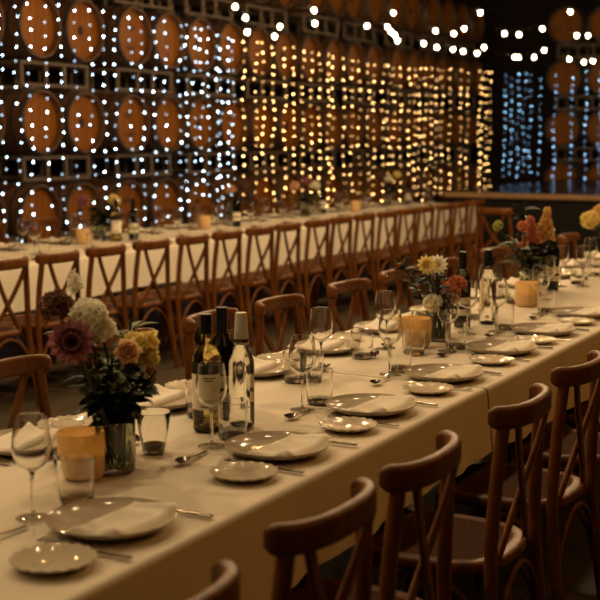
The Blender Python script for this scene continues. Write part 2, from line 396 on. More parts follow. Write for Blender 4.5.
FEST_PTS = [[(-6.7, 14.99, 2.9), (-7.06, 15.89, 2.9), (-6.95, 16.55, 2.9), (-7.08, 17.35, 2.9), (-7.02, 17.84, 2.9), (-7.04, 18.31, 2.9), (-7.01, 18.84, 2.9), (-6.47, 17.68, 2.9), (-6.8, 20.03, 2.9), (-6.64, 19.77, 2.88), (-6.42, 19.88, 2.88), (-5.97, 18.97, 2.92), (-5.93, 20.18, 2.85), (-5.8, 20.58, 2.82), (-5.6, 20.39, 2.82)], [(-6.99, 11.77, 2.72), (-7.23, 12.79, 2.75), (-7.38, 13.18, 2.9), (-7.09, 13.52, 2.95), (-6.95, 14.68, 3.0), (-6.78, 14.93, 3.0), (-6.8, 15.09, 2.95), (-6.68, 16.32, 3.05), (-6.64, 16.89, 3.05), (-6.43, 16.75, 3.1), (-6.01, 17.23, 3.05), (-5.88, 17.49, 3.05), (-5.47, 17.27, 3.1), (-5.2, 18.05, 3.05), (-5.06, 18.13, 3.05)], [(-7.19, 11.85, 3.0), (-7.34, 12.32, 2.93), (-7.09, 13.5, 3.1), (-6.81, 15.19, 3.2), (-6.17, 16.68, 3.3), (-5.04, 17.14, 3.3)]]
for lab, pts in zip(('festoon string of globe bulbs, the farthest, sagging low above the stage', 'festoon string of globe bulbs crossing above the middle festoon bulbs',
                     'festoon string of globe bulbs crossing highest at the top of the photo'), FEST_PTS):
    festoon(pts, lab)

# ------------------------------------------------------------------ chairs
def superell(a, bf, bb, n=3.2, k=40):
    out = []
    for i in range(k):
        t = 2 * PI * i / k; c, s = math.cos(t), math.sin(t)
        x = a * math.copysign(abs(c) ** (2 / n), c); w = bb + (bf - bb) * (x + a) / (2 * a)
        out.append((x, w * math.copysign(abs(s) ** (2 / n), s)))
    return out
def chair_parts():
    ring = [(x, y, 0.452) for x, y in superell(0.19, 0.205, 0.18)]
    seat = G().sweep(ring, rrect(0.044, 0.034, 0.012), closed=True).mesh('seat_frame', CHAIR)
    ins = superell(0.172, 0.187, 0.162)
    g = G(); g.add([(0, 0, 0.462)] + [(x * .55, y * .55, 0.462) for x, y in ins] + [(x, y, 0.466) for x, y in ins], [(0, 1 + k, 1 + (k + 1) % 40) for k in range(40)] + [(1 + k, 41 + k, 41 + (k + 1) % 40, 1 + (k + 1) % 40) for k in range(40)])
    g.add([(0, 0, 0.446)] + [(x, y, 0.446) for x, y in ins], [(0, 1 + (k + 1) % 40, 1 + k) for k in range(40)])
    cane = g.mesh('cane_panel', CANE)
    parts = [Pt('seat', seat, [Pt('cane_panel', cane, label='woven cane seat panel')])]
    for s in (-1, 1):
        rl = smooth_path([(-0.255, s * 0.200, 0), (-0.222, s * 0.195, 0.22), (-0.198, s * 0.186, 0.45), (-0.202, s * 0.176, 0.65), (-0.214, s * 0.156, 0.84)], 5)
        parts.append(Pt('leg', G().tube(rl, 0.0175, 10, up=(1, 0, 0)).mesh('rear_leg', CHAIR)))
        fl = smooth_path([(0.165, s * 0.178, 0.445), (0.172, s * 0.184, 0.25), (0.186, s * 0.196, 0)], 4)
        parts.append(Pt('leg', G().tube(fl, 0.0175, 10, up=(1, 0, 0), scales=[1 - 0.025 * i for i in range(len(fl))]).mesh('front_leg', CHAIR)))
        arch = [(0.172 + (-0.215 - 0.172) * t, s * (0.186 + 0.008 * t), 0.20 + 0.225 * math.sin(PI * t) ** 0.55) for t in [k / 16 for k in range(17)]]
        parts.append(Pt('leg_brace', G().tube(arch, 0.0085, 8, up=(0, 1, 0)).mesh('leg_brace', CHAIR)))
        st = smooth_path([(-0.243, s * 0.128, 0.835), (-0.232, s * 0.075, 0.735), (-0.214 - s * 0.007, 0.0, 0.605), (-0.194, -s * 0.115, 0.47)], 6)
        parts.append(Pt('cross_strip', G().sweep(st, rrect(0.013, 0.030, 0.005), up=(0.0, s * 0.87, -0.5)).mesh('cross_strip', CHAIR)))
    for x in (0.175, -0.215):
        arch = [(x, 0.184 * (2 * t - 1), 0.20 + 0.225 * math.sin(PI * t) ** 0.55) for t in [k / 16 for k in range(17)]]
        parts.append(Pt('leg_brace', G().tube(arch, 0.0085, 8, up=(1, 0, 0)).mesh('leg_brace', CHAIR)))
    rail = []; sc_ = []
    for k in range(29):
        th = (-1 + 2 * k / 28) * PI / 2
        rail.append((-0.180 - 0.076 * max(0, math.cos(th)) ** 0.8, 0.172 * math.copysign(abs(math.sin(th)) ** 0.85, th), 0.852)); sc_.append(0.6 if k in (0, 28) else 0.92 if k in (1, 27) else 1)
    parts.append(Pt('top_rail', G().sweep(rail, rrect(0.029, 0.060, 0.013, 4), scales=sc_).mesh('top_rail', CHAIR)))
    return parts
CH = chair_parts()
def chair(x, y, rz, label, group): return inst('crossback_chair', None, CH, label, 'chair', (x, y, 0), rz, group)
for k, y in enumerate([1.47, 2.01, 2.455, 3.10, 3.71, 4.30, 4.9]):
    chair(-1.235 + rnd.uniform(-.012, .012), y, PI + rnd.uniform(-.05, .05), 'brown crossback chair on the aisle side of the front table, %s from its near end' % ordn(k), 'aisle side chairs of the front table')
for k, y in enumerate([2.82, 3.42, 4.02, 4.52, 5.18, 5.75, 6.4, 7.18, 7.85, 8.5]):
    chair((-2.25 if k == 9 else -2.33) + rnd.uniform(-.015, .015), y, rnd.uniform(-.06, .06), 'brown crossback chair across the front table between the tables, %s from its near end' % ordn(k), 'inner side chairs of the front table')
fy = [5.30, 5.76, 6.23, 6.74, 7.20, 7.66, 8.12, 8.58, 9.06, 9.52, 9.98, 10.44, 10.90, 11.36, 11.82, 12.28, 12.75]
for k, y in enumerate(fy):
    w_ = '%s in its row' % ordn(k) if k < len(fy) - 2 else ('second from the stage end', 'last at the stage end')[k - len(fy) + 2]
    chair(-4.93 + rnd.uniform(-.012, .012), y, PI + rnd.uniform(-.025, .025), 'brown crossback chair facing the barrels along the rear table, ' + w_, 'near side chairs of the rear table')
for k in range(11):
    chair(-6.62, 7.5 + 0.62 * k, rnd.uniform(-.04, .04), 'brown crossback chair on the barrel side of the rear table, %s in its row' % ordn(k), 'barrel side chairs of the rear table')
chair(-4.0, 11.55, PI * 0.47, 'brown crossback chair standing alone on the floor between the two tables near the stage', 'spare chair by the stage')

# ------------------------------------------------------------------ tables and cloths
def table(x0, x1, y0, y1, label):
    cx, cy, w, l = (x0 + x1) / 2, (y0 + y1) / 2, x1 - x0 - 0.04, y1 - y0 - 0.04
    parts = [Pt('tabletop', G().box((0, 0, 0.727), (w, l, 0.03)).mesh('tabletop', TABW, smooth=False))]
    n = max(2, round(l / 1.8)); s = rrect(0.035, 0.035, 0.006, 1)
    for k in range(n + 1):
        yy = -l / 2 + 0.2 + (l - 0.4) * k / n
        for sx in (-1, 1): parts.append(Pt('leg', G().sweep([(sx * (w / 2 - 0.22), yy, 0), (sx * (w / 2 - 0.24), yy, 0.712)], s, up=(1, 0, 0)).mesh('leg', METL)))
    return inst('banquet_table', None, parts, label, 'table', (cx, cy, 0))
table(-2.28, -1.36, 1.15, 9.9, 'long front banquet table under cream tablecloths')
table(-6.35, -5.28, 4.6, 14.25, 'long rear banquet table under cream tablecloths in front of the barrels')
def cloth(x0, x1, y0, y1, drop, label, group, lo_end=False, hi_end=False, lift=0.0, seed=0, amp=0.026):
    zt = 0.7455 + lift; R = 0.018; rr = random.Random(seed)
    ph = [rr.uniform(0, 6.28) for _ in range(12)]
    W = x1 - x0
    def cross(s):
        """arc length from the near hem over the top to the far hem -> (x, z, hang depth, outward)"""
        h = drop - R
        q = PI * R / 2
        if s < h: return (x1, zt - R - (h - s), (h - s), 1)
        s -= h
        if s < q: a = s / R; return (x1 - R + R * math.cos(a), zt - R + R * math.sin(a), 0, 0)
        s -= q
        if s < W - 2 * R: return (x1 - R - s, zt, 0, 0)
        s -= W - 2 * R
        if s < q: a = s / R; return (x0 + R - R * math.sin(a), zt - R + R * math.cos(a), 0, 0)
        s -= q
        return (x0, zt - R - s, s, -1)
    h = drop - R; q = PI * R / 2
    S = [h * k / 8 for k in range(8)] + [h + q * k / 4 for k in range(4)] + [h + q + (W - 2 * R) * k / 14 for k in range(14)] + [h + q + W - 2 * R + q * k / 4 for k in range(4)] + [h + 2 * q + W - 2 * R + h * k / 8 for k in range(9)]
    ny = max(20, int((y1 - y0) / 0.035))
    Y = [y0 + (y1 - y0) * k / ny for k in range(ny + 1)]
    def pos(s, yv, end=0.0, es=0):
        x, z, d, o = cross(s)
        if d > 0:
            f = 0.5 + 0.25 * math.sin(yv * 9.1 + ph[0]) + 0.25 * math.sin(yv * 17.3 + ph[1] + 2 * math.sin(yv * 2.1 + ph[2]))
            f += 0.2 * math.sin(yv * 31 + ph[3])
            x += o * (amp * f * (d / drop) ** 0.8 + 0.012 * d / drop)
            z -= 0.012 * math.sin(yv * 2.3 + ph[4]) * d / drop
        else:
            z += 0.0012 * math.sin(yv * 5 + ph[5]) * math.sin(x * 7 + ph[6])
        return (x, yv, z)
    g = G(); vs = [pos(s, yv) for s in S for yv in Y]; m = len(Y)
    fs = [(i * m + j, (i + 1) * m + j, (i + 1) * m + j + 1, i * m + j + 1) for i in range(len(S) - 1) for j in range(m - 1)]
    g.add(vs, fs)
    # the ends of the table: a flap that hangs down
    for flag, ye, o in ((lo_end, y0, -1), (hi_end, y1, 1)):
        if not flag: continue
        def fn(u, v, ye=ye, o=o):
            x = x0 + R + (x1 - x0 - 2 * R) * u; d = (drop - R) * v
            return (x, ye + o * (0.012 * min(1, v * 6) + 0.02 * v * (0.6 + 0.4 * math.sin(x * 14 + ph[7]))), zt - d)
        g.grid(fn, 24, 8)
    me = g.mesh('tablecloth', CLOTH, angle=80, fix=False)
    inst('tablecloth', me, [], label, 'tablecloth', group=group)
NE, NW = -1.352, -2.288
cloth(NW, NE, 1.14, 3.83, 0.215, 'cream tablecloth on the front table, the first from its near end', 'tablecloths of the front table', lo_end=True, seed=1)
cloth(NW - .004, NE + .004, 3.78, 6.9, 0.225, 'cream tablecloth on the front table, the second from its near end', 'tablecloths of the front table', lift=0.0015, seed=1)
cloth(NW, NE, 6.88, 9.91, 0.215, 'cream tablecloth on the front table, the last toward the stage', 'tablecloths of the front table', hi_end=True, seed=1)
cloth(-6.36, -5.27, 4.6, 7.9, 0.275, 'cream tablecloth on the rear table, the first from its near end', 'tablecloths of the rear table', lo_end=True, seed=4)
cloth(-6.364, -5.266, 7.86, 11.1, 0.295, 'cream tablecloth on the rear table, the middle one', 'tablecloths of the rear table', lift=0.0015, seed=4)
cloth(-6.36, -5.27, 11.08, 14.26, 0.31, 'cream tablecloth on the rear table, the last at the stage end', 'tablecloths of the rear table', hi_end=True, seed=4)
TZ = 0.7495                                       # table top for things to stand on

# ------------------------------------------------------------------ tableware
def pprof(R, h, t=0.005):
    up = [(0, 0.007), (R * 0.62, 0.007), (R * 0.80, 0.012), (R * 0.93, h * 0.75), (R * 0.985, h), (R, h - 0.001)]
    dn = [(R * 0.985, h - 0.005), (R * 0.80, 0.0065), (R * 0.60, 0.0), (0, 0.0)]
    return up + dn
DINNER = G().lathe(pprof(0.135, 0.025), 56).mesh('dinner_plate', PLATE)
# side plate with a pressed scalloped rim
g = G().lathe([(0, 0.005), (0.045, 0.005), (0.055, 0.009), (0.066, 0.011), (0.074, 0.016), (0.0805, 0.0165), (0.082, 0.015), (0.078, 0.012), (0.055, 0.003), (0.045, 0), (0, 0)], 72)
g.v = [(x * (1 + 0.012 * math.cos(18 * math.atan2(y, x))), y * (1 + 0.012 * math.cos(18 * math.atan2(y, x))), z + (0.0016 * math.cos(18 * math.atan2(y, x)) if math.hypot(x, y) > 0.06 else 0)) for x, y, z in g.v]
SIDE = g.mesh('side_plate', SIDEP)
def plate_z(r, R=0.135, h=0.025):
    t = [(0, 0.007), (R * 0.62, 0.007), (R * 0.80, 0.012), (R * 0.93, h * 0.75), (R, h), (9, h)]
    for (a, za), (b, zb) in zip(t, t[1:]):
        if r <= b: return za + (zb - za) * (r - a) / (b - a)
def napkin_mesh():
    L, W = 0.235, 0.125; nu, nv = 20, 12; g = G()
    def at(u, v, top):
        y = (u - 0.5) * L; x = (v - 0.5) * W
        e = min(u, 1 - u) * L; e2 = min(v, 1 - v) * W
        th = 0.014 * min(1, e2 / 0.012) ** 0.5 * min(1, e / 0.010) ** 0.5 + 0.002 * math.sin(v * 9 + u * 3)
        base = plate_z(math.hypot(x + 0.035, y)) + 0.0008
        return (x, y, base + (th if top else 0))
    g.grid(lambda u, v: at(u, v, True), nu, nv); g.grid(lambda u, v: at(u, v, False), nu, nv)
    w = nv + 1; o = (nu + 1) * w
    for i in range(nu):
        g.f.append((i * w, (i + 1) * w, o + (i + 1) * w, o + i * w)); g.f.append((i * w + nv, (i + 1) * w + nv, o + (i + 1) * w + nv, o + i * w + nv))
    for j in range(nv):
        g.f.append((j, j + 1, o + j + 1, o + j)); g.f.append((nu * w + j, nu * w + j + 1, o + nu * w + j + 1, o + nu * w + j))
    return g.mesh('folded_napkin', NAPK, angle=60)
NAP = napkin_mesh()
BOWL = G().lathe([(0.0, 0.104), (0.010, 0.105), (0.027, 0.116), (0.038, 0.134), (0.0415, 0.152), (0.040, 0.175), (0.0365, 0.20), (0.034, 0.22), (0.0332, 0.2205), (0.0325, 0.2195), (0.0350, 0.20), (0.0384, 0.175), (0.0398, 0.152), (0.0363, 0.134), (0.0255, 0.118), (0.010, 0.1075), (0.0, 0.1066)], 32).mesh('bowl', GLASS)
STEMG = G().lathe([(0, 0.005), (0.006, 0.006), (0.0042, 0.014), (0.0036, 0.05), (0.0036, 0.09), (0.006, 0.101), (0.010, 0.1045), (0, 0.1045)], 14).mesh('stem', SOLIDG)
FOOT = G().lathe([(0, 0.0), (0.037, 0.0), (0.0375, 0.0015), (0.030, 0.003), (0.010, 0.0055), (0, 0.006)], 32).mesh('foot', THING)
WINEG = [Pt('bowl', BOWL), Pt('stem', STEMG), Pt('foot', FOOT)]
TUMB = G().lathe([(0, 0.0005), (0.036, 0.0005), (0.0385, 0.004), (0.0405, 0.05), (0.0415, 0.098), (0.0408, 0.0988), (0.0398, 0.098), (0.0388, 0.05), (0.0362, 0.016), (0.034, 0.013), (0, 0.013)], 32).mesh('tumbler', GLASS)
TBASE = G().lathe([(0, 0.001), (0.0352, 0.001), (0.0372, 0.005), (0.0358, 0.0125), (0, 0.0125)], 28).mesh('glass_base', THING)
TUMBP = [Pt('glass_base', TBASE)]
FLARE = G().lathe([(0, 0.0005), (0.026, 0.0005), (0.029, 0.004), (0.037, 0.05), (0.046, 0.105), (0.0452, 0.1058), (0.0443, 0.105), (0.0355, 0.05), (0.027, 0.008), (0, 0.007)], 32).mesh('flared_glass', GLASS)
FLWINE = G().lathe([(0, 0.0075), (0.0268, 0.0085), (0.0298, 0.024), (0, 0.024)], 28).mesh('wine', REDW)
# cutlery: laid along local +y (head) .. -y (handle)
def fork_mesh():
    g = G()
    h = smooth_path([(0, -0.11, 0.0035), (0, -0.06, 0.003), (0, 0.0, 0.004), (0, 0.035, 0.008)], 4)
    g.sweep(h, rrect(0.012, 0.0028, 0.001, 1), scales=[1.2 - 0.8 * i / (len(h) - 1) for i in range(len(h))])
    g.grid(lambda u, v: ((v - 0.5) * (0.006 + 0.020 * min(1, u * 1.8)), 0.033 + 0.028 * u, 0.009 - 0.003 * u), 6, 4)
    for k in range(4):
        x = -0.0105 + 0.007 * k
        g.sweep([(x, 0.060, 0.006), (x, 0.085, 0.004), (x * 0.95, 0.108, 0.009)], rrect(0.0038, 0.002, 0.0008, 1))
    return g.mesh('fork', STEEL)
def knife_mesh():
    g = G()
    g.sweep([(0, -0.115, 0.004), (0, -0.05, 0.004), (0, 0.0, 0.004)], rrect(0.014, 0.006, 0.0025, 2), scales=[1.0, 0.95, 0.7])
    out = [(-0.006, 0.0), (0.006, 0.0), (0.009, 0.05), (0.0085, 0.085), (0.003, 0.112), (-0.006, 0.10)]
    g.add([(x, y, 0.0035) for x, y in out] + [(x, y, 0.0052) for x, y in out], [(5, 4, 3, 2, 1, 0), (6, 7, 8, 9, 10, 11)] + [(k, (k + 1) % 6, 6 + (k + 1) % 6, 6 + k) for k in range(6)])
    return g.mesh('knife', STEEL)
def spoon_mesh():
    g = G()
    h = smooth_path([(0, -0.065, 0.003), (0, -0.02, 0.003), (0, 0.03, 0.009)], 4)
    g.sweep(h, rrect(0.010, 0.0025, 0.001, 1), scales=[1.1 - 0.6 * i / (len(h) - 1) for i in range(len(h))])
    def b(z0):
        def fn(u, v):
            a = 2 * PI * v; r = u
            return (0.0175 * r * math.sin(a), 0.052 + 0.026 * r * math.cos(a) * (1 if math.cos(a) > 0 else 0.95), z0 + 0.009 * r * r)
        return fn
    g.grid(b(0.0006), 5, 20); g.grid(b(0.0018), 5, 20)
    return g.mesh('spoon', STEEL)
FORK, KNIFE, SPOON = fork_mesh(), knife_mesh(), spoon_mesh()

def setting(i, y, side, px, where, grp, cutlery=True, glass_dy=-0.04, tum_dy=0.06, full=True, items='pnswt'):
    """side +1: the diner faces -x (aisle side of the table); -1: faces +x"""
    o = ordn(i); jx = rnd.uniform(-.006, .006)
    f = side; P_ = lambda dx, dy: (px + f * dx, y + f * dy, TZ)
    t = '%s %s' % (o, where)
    inst('dinner_plate', DINNER, [], 'greige dinner plate with a folded napkin, %s' % t, 'plate', (px, y, TZ), rnd.uniform(0, 6), 'dinner plates, ' + grp)
    inst('folded_napkin', NAP, [], 'cream folded napkin on the plate, %s' % t, 'napkin', (px + f * 0.035, y, TZ), 0 if f > 0 else PI, 'napkins, ' + grp)
    inst('side_plate', SIDE, [], 'small cream side plate with scalloped rim, %s' % t, 'plate', P_(0.045, -0.24), rnd.uniform(0, 6), 'side plates, ' + grp)
    inst('wine_glass', None, WINEG, 'empty stemmed wine glass, %s' % t, 'glass', P_(-0.182, glass_dy), rnd.uniform(0, 6), 'wine glasses, ' + grp)
    inst('water_tumbler', TUMB, TUMBP, 'clear straight water tumbler, %s' % t, 'glass', P_(-0.185, tum_dy), rnd.uniform(0, 6), 'tumblers, ' + grp)
    if cutlery:
        inst('fork', FORK, [], 'steel fork beside the dinner plate, %s' % t, 'fork', P_(0.045, -0.148), (PI / 2 if f > 0 else -PI / 2) + rnd.uniform(-.06, .06), 'forks, ' + grp)
        inst('knife', KNIFE, [], 'steel knife beside the dinner plate, %s' % t, 'knife', P_(0.035, 0.152), (PI / 2 if f > 0 else -PI / 2) + rnd.uniform(-.05, .05), 'knives, ' + grp)
        inst('dessert_spoon', SPOON, [], 'small steel spoon above the dinner plate, %s' % t, 'spoon', P_(-0.158, -0.15), (PI if f > 0 else 0) + rnd.uniform(-.1, .05), 'spoons, ' + grp)
for i, (y, gd, td) in enumerate([(2.02, -0.03, 0.12), (2.72, -0.025, 0.085), (3.28, -0.085, 0.03), (3.855, -0.03, 0.055), (4.44, -0.09, 0.0), (4.95, -0.05, 0.05), (5.52, -0.04, 0.06)]):
    setting(i, y, 1, -1.533, 'aisle side setting of the front table', 'front table aisle side', glass_dy=gd, tum_dy=td)
for i, y in enumerate([2.45, 3.05, 3.63, 4.14, 4.7, 5.28, 5.86, 6.44, 7.02, 7.6, 8.18]):
    setting(i, y, -1, -2.128, 'inner side setting of the front table', 'front table inner side', cutlery=i < 5, glass_dy=-0.13 if i != 3 else -0.15, tum_dy=0.06)
for i in range(14):
    y = 6.1 + 0.58 * i
    setting(i, y, 1, -5.46, 'chair side setting of the rear table', 'rear table chair side', cutlery=False)
    setting(i, y + 0.2, -1, -6.17, 'barrel side setting of the rear table', 'rear table barrel side', cutlery=False)

# ------------------------------------------------------------------ bottles
def lab(r, z0, z1, m, name, a0=0.0, a1=2 * PI, n=28):
    g = G()
    g.grid(lambda u, v: (r * math.cos(a0 + (a1 - a0) * u), r * math.sin(a0 + (a1 - a0) * u), z0 + (z1 - z0) * v), n, 1)
    return g.mesh(name, m)
WB = [(0, 0.018), (0.018, 0.012), (0.030, 0.001), (0.0355, 0.003), (0.037, 0.009), (0.037, 0.195), (0.0345, 0.213), (0.026, 0.232), (0.0165, 0.246), (0.0142, 0.258), (0.0142, 0.312), (0.0152, 0.313), (0.0152, 0.321), (0, 0.321)]
BOT_RED = G().lathe(WB, 32).mesh('bottle_glass', DARKG); BOT_WHITE = G().lathe([(r * 1.08 if r > 0.02 else r, z) for r, z in WB], 32).mesh('bottle_glass', WHITEW)
CAPM = G().lathe([(0.0150, 0.248), (0.0162, 0.249), (0.0160, 0.31), (0.0165, 0.322), (0, 0.3225)], 24).mesh('capsule', CAPS)
CAPM2 = G().lathe([(0.0152, 0.268), (0.0162, 0.269), (0.0160, 0.31), (0.0165, 0.322), (0, 0.3225)], 24).mesh('capsule', CAPS)
VIEW = -0.9
LAB_W = lab(0.0405, 0.062, 0.160, LABELM, 'label', VIEW - 1.7, VIEW + 1.7); LAB_B = lab(0.0406, 0.160, 0.193, LABELD, 'label_band', VIEW - 1.7, VIEW + 1.7)
LAB_R = lab(0.0376, 0.055, 0.13, LABELM, 'label', VIEW - 1.25, VIEW + 1.45); LAB_RB = lab(0.0379, 0.082, 0.094, LABELD, 'label_band', VIEW - 1.25, VIEW + 1.45)
g = G()
for z, a in ((0.150, 0.5), (0.143, 0.35), (0.080, 0.4), (0.072, 0.55)):
    g.grid(lambda u, v: (0.0409 * math.cos(VIEW - a + 2 * a * u), 0.0409 * math.sin(VIEW - a + 2 * a * u), z - 0.002 + 0.003 * v), 8, 1)
LAB_P = g.mesh('label_print', LABELD)
WAT = G().lathe([(0, 0.016), (0.020, 0.010), (0.030, 0.001), (0.0345, 0.004), (0.036, 0.012), (0.036, 0.172), (0.0345, 0.188), (0.027, 0.210), (0.0205, 0.226), (0.0185, 0.235), (0.016, 0.238), (0.0145, 0.318), (0, 0.318)], 32).mesh('bottle_glass', WATERB)
WCAP = G().lathe([(0.0195, 0.232), (0.0205, 0.233), (0.0195, 0.26), (0.0165, 0.316), (0.0155, 0.32), (0, 0.3205)], 24).mesh('pale_wrap', PALECAP)
WRING = G().lathe([(0.0207, 0.236), (0.0215, 0.238), (0.0212, 0.246), (0.0203, 0.248)], 24).mesh('metal_collar', STEEL)
def red_bottle(x, y, label, rz=0.0): inst('red_wine_bottle', BOT_RED, [Pt('capsule', CAPM), Pt('label', LAB_R, [Pt('label_band', LAB_RB)], label='cream label with a dark band')], label, 'bottle', (x, y, TZ), rz, 'dark wine bottles')
def white_bottle(x, y, label, rz=0.0): inst('white_wine_bottle', BOT_WHITE, [Pt('capsule', CAPM2, label='black foil capsule'), Pt('label', LAB_W, [Pt('label_band', LAB_B), Pt('label_print', LAB_P)], label='cream label under a black band')], label, 'bottle', (x, y, TZ), rz, 'white wine bottles')
def water_bottle(x, y, label): inst('water_bottle', WAT, [Pt('pale_wrap', WCAP, [Pt('metal_collar', WRING)], label='pale wrapped cap')], label, 'bottle', (x, y, TZ), 0, 'clear water bottles')
white_bottle(-1.828, 2.85, 'white wine bottle with black capsule and cream label, nearest the front vase')
red_bottle(-1.862, 2.985, 'dark red wine bottle standing behind the front white wine bottle')
water_bottle(-1.765, 2.93, 'clear water bottle with pale wrapped cap beside the front wine bottles')
red_bottle(-1.885, 4.94, 'dark red wine bottle with cream label beside the orange and white bouquet', 0.1)
WCAPB = G().lathe([(0.0195, 0.250), (0.0205, 0.251), (0.0195, 0.27), (0.0165, 0.316), (0.0155, 0.32), (0, 0.3205)], 24).mesh('capsule', CAPS)
inst('water_bottle', WAT, [Pt('capsule', WCAPB, [Pt('metal_collar', WRING)], label='black cap and neck wrap')], 'clear water bottle with black neck behind the middle wine glasses', 'bottle', (-1.83, 5.10, TZ), 0, 'clear water bottles')
red_bottle(-1.93, 6.36, 'dark red wine bottle with pale label in front of the farthest front-table bouquet', 0.1)
red_bottle(-5.80, 8.0, 'dark wine bottle on the rear table beside the pink bouquet')
white_bottle(-5.86, 7.86, 'white wine bottle behind the dark one on the rear table, by the pink bouquet')
red_bottle(-5.84, 9.63, 'dark wine bottle on the rear table among the dark foliage, middle of the row')
red_bottle(-6.05, 11.72, 'dark wine bottle on the rear table beside the pale pink flowers')
red_bottle(-5.95, 13.75, 'dark wine bottle on the rear table nearest the stage')

# ------------------------------------------------------------------ candles and small things
JAR = G().lathe([(0, 0.0), (0.040, 0.0), (0.050, 0.006), (0.055, 0.020), (0.056, 0.112), (0.0548, 0.114), (0.0535, 0.112), (0.0525, 0.022), (0.047, 0.009), (0, 0.006)], 36).mesh('amber_jar', AMBER)
JWAX = G().lathe([(0, 0.008), (0.046, 0.010), (0.0515, 0.023), (0.052, 0.062), (0.045, 0.060), (0, 0.058)], 28).mesh('wax', WAX)
JWICK = G().tube([(0, 0, 0.058), (0.001, 0, 0.066), (0.003, 0, 0.071)], 0.0012, 6).mesh('wick', WICK)
JFL = G().lathe([(0, 0.069), (0.004, 0.074), (0.0045, 0.079), (0.0025, 0.088), (0, 0.096)], 10).mesh('flame', FLAME)
def candle(x, y, label, lamp=True):
    inst('candle_jar', JAR, [Pt('wax', JWAX), Pt('wick', JWICK, [Pt('flame', JFL)])], label, 'candle', (x, y, TZ), 0, 'amber candle jars')
    if lamp:
        d = bpy.data.lights.new('candle_light', 'POINT'); d.energy = 0.04; d.color = (1.0, 0.66, 0.32); d.shadow_soft_size = 0.008
        o = bpy.data.objects.new('candle_light', d); COL.objects.link(o); o.location = (x, y, TZ + 0.085)
candle(-1.822, 2.29, 'amber candle jar in front of the front bouquet, the largest to see')
candle(-1.86, 4.39, 'amber candle jar beside the orange and white bouquet')
candle(-1.86, 5.73, 'amber candle jar in front of the farthest orange bouquet')
candle(-5.9, 7.5, 'amber candle jar on the rear table beside the pink bouquet', False)
candle(-5.96, 9.28, 'amber candle jar on the rear table before the dark foliage', False)
candle(-5.9, 12.2, 'amber candle jar on the rear table beyond the pale pink flowers', False)
inst('flared_glass', FLARE, [Pt('wine', FLWINE, label='dark red wine at the bottom')], 'flared clear glass with a little dark wine beside the front vase', 'glass', (-1.815, 2.575, TZ))
g = G()
for k in range(7):
    a = k * 2.4; r = 0.010 if k else 0
    g.sphere((r * math.cos(a), r * math.sin(a), 0.010 + 0.004 * (k % 3)), 0.0085, 5, 3)
TR = g.mesh('faceted_trinket', TRINK, smooth=False)
inst('faceted_trinket', TR, [], 'tiny dark red glinting trinket beside the front vase', 'trinket', (-1.915, 2.63, TZ))
inst('faceted_trinket', TR, [], 'tiny dark glinting trinket behind the middle wine glasses', 'trinket', (-1.90, 4.1, TZ), 1.0)
inst('water_tumbler', TUMB, TUMBP, 'clear water tumbler beside another one behind the clear water bottle', 'glass', (-1.90, 3.60, TZ), 0, 'tumblers, front table middle')
inst('water_tumbler', TUMB, TUMBP, 'clear water tumbler before the candle by the orange and white bouquet', 'glass', (-1.80, 4.23, TZ), 0, 'tumblers, front table middle')
inst('wine_glass', None, WINEG, 'stemmed wine glass in the middle of the front table before the orange bouquet', 'glass', (-1.83, 5.95, TZ), 0, 'wine glasses, front table middle')
inst('wine_glass', None, WINEG, 'stemmed wine glass in front of the dark bottle at the orange and white bouquet', 'glass', (-1.80, 4.78, TZ), 0, 'wine glasses, front table middle')

for x, y, l in ((-1.90, 6.74, 'clear water tumbler just beyond the farthest dark bottle of the front table'), (-1.80, 6.98, 'clear water tumbler between the farthest dark bottle and the last bouquet, closer to the aisle'), (-1.92, 7.22, 'clear water tumbler close before the last bouquet')):
    inst('water_tumbler', TUMB, TUMBP, l, 'glass', (x, y, TZ), 0, 'tumblers, front table middle')
inst('wine_glass', None, WINEG, 'stemmed wine glass in the middle of the front table beyond the farthest dark bottle', 'glass', (-1.84, 6.62, TZ), 0, 'wine glasses, front table middle')
candle(-1.88, 7.45, 'amber candle jar close before the last bouquet of the front table')

# ------------------------------------------------------------------ flowers
VASE = G().lathe([(0, 0.0), (0.048, 0.0), (0.051, 0.004), (0.052, 0.198), (0.051, 0.1995), (0.0498, 0.198), (0.0488, 0.012), (0, 0.010)], 36).mesh('vase', GLASS)
VWAT = G().lathe([(0, 0.0105), (0.0485, 0.0125), (0.0492, 0.12), (0, 0.12)], 30).mesh('water', WATER)
def vase(x, y, label, s=1.0): inst('glass_vase', VASE, [Pt('water', VWAT)], label, 'vase', (x, y, TZ), 0, 'glass cylinder vases', scale=s)
def orient(d):
    d = Vector(d).normalized(); return d.to_track_quat('Z', 'Y').to_matrix().to_4x4()
def petal(g, L, W, M, curl=0.3, nu=4, nv=3):
    def fn(u, v):
        w = W * math.sin(PI * min(1, 0.12 + u * 0.88)) ** 0.6 * (1.0 if u < .98 else 0.3)
        s = v - 0.5
        return M @ Vector((s * w, L * u, curl * L * u * u + 0.25 * W * (abs(s) * 2) ** 2))
    g.grid(fn, nu, nv)
def bloom_daisy(R, mp, mc, rings=3, n=14):
    g = G()
    for r in range(rings):
        for k in range(n - 2 * r):
            a = 2 * PI * (k + 0.5 * r) / (n - 2 * r)
            M = Matrix.Rotation(a, 4, 'Z') @ Matrix.Translation((0, R * 0.12, 0.002 * r)) @ Matrix.Rotation(0.15 + 0.38 * r, 4, 'X')
            petal(g, R * (0.9 - 0.16 * r), R * 0.42, M, 0.15)
    c = G().sphere((0, 0, 0.004), R * 0.22, 10, 6, (1, 1, 0.6)).mesh('flower_centre', mc)
    return [Pt('petals', g.mesh('petals', mp, fix=False)), Pt('flower_centre', c, label='dark flower centre')]
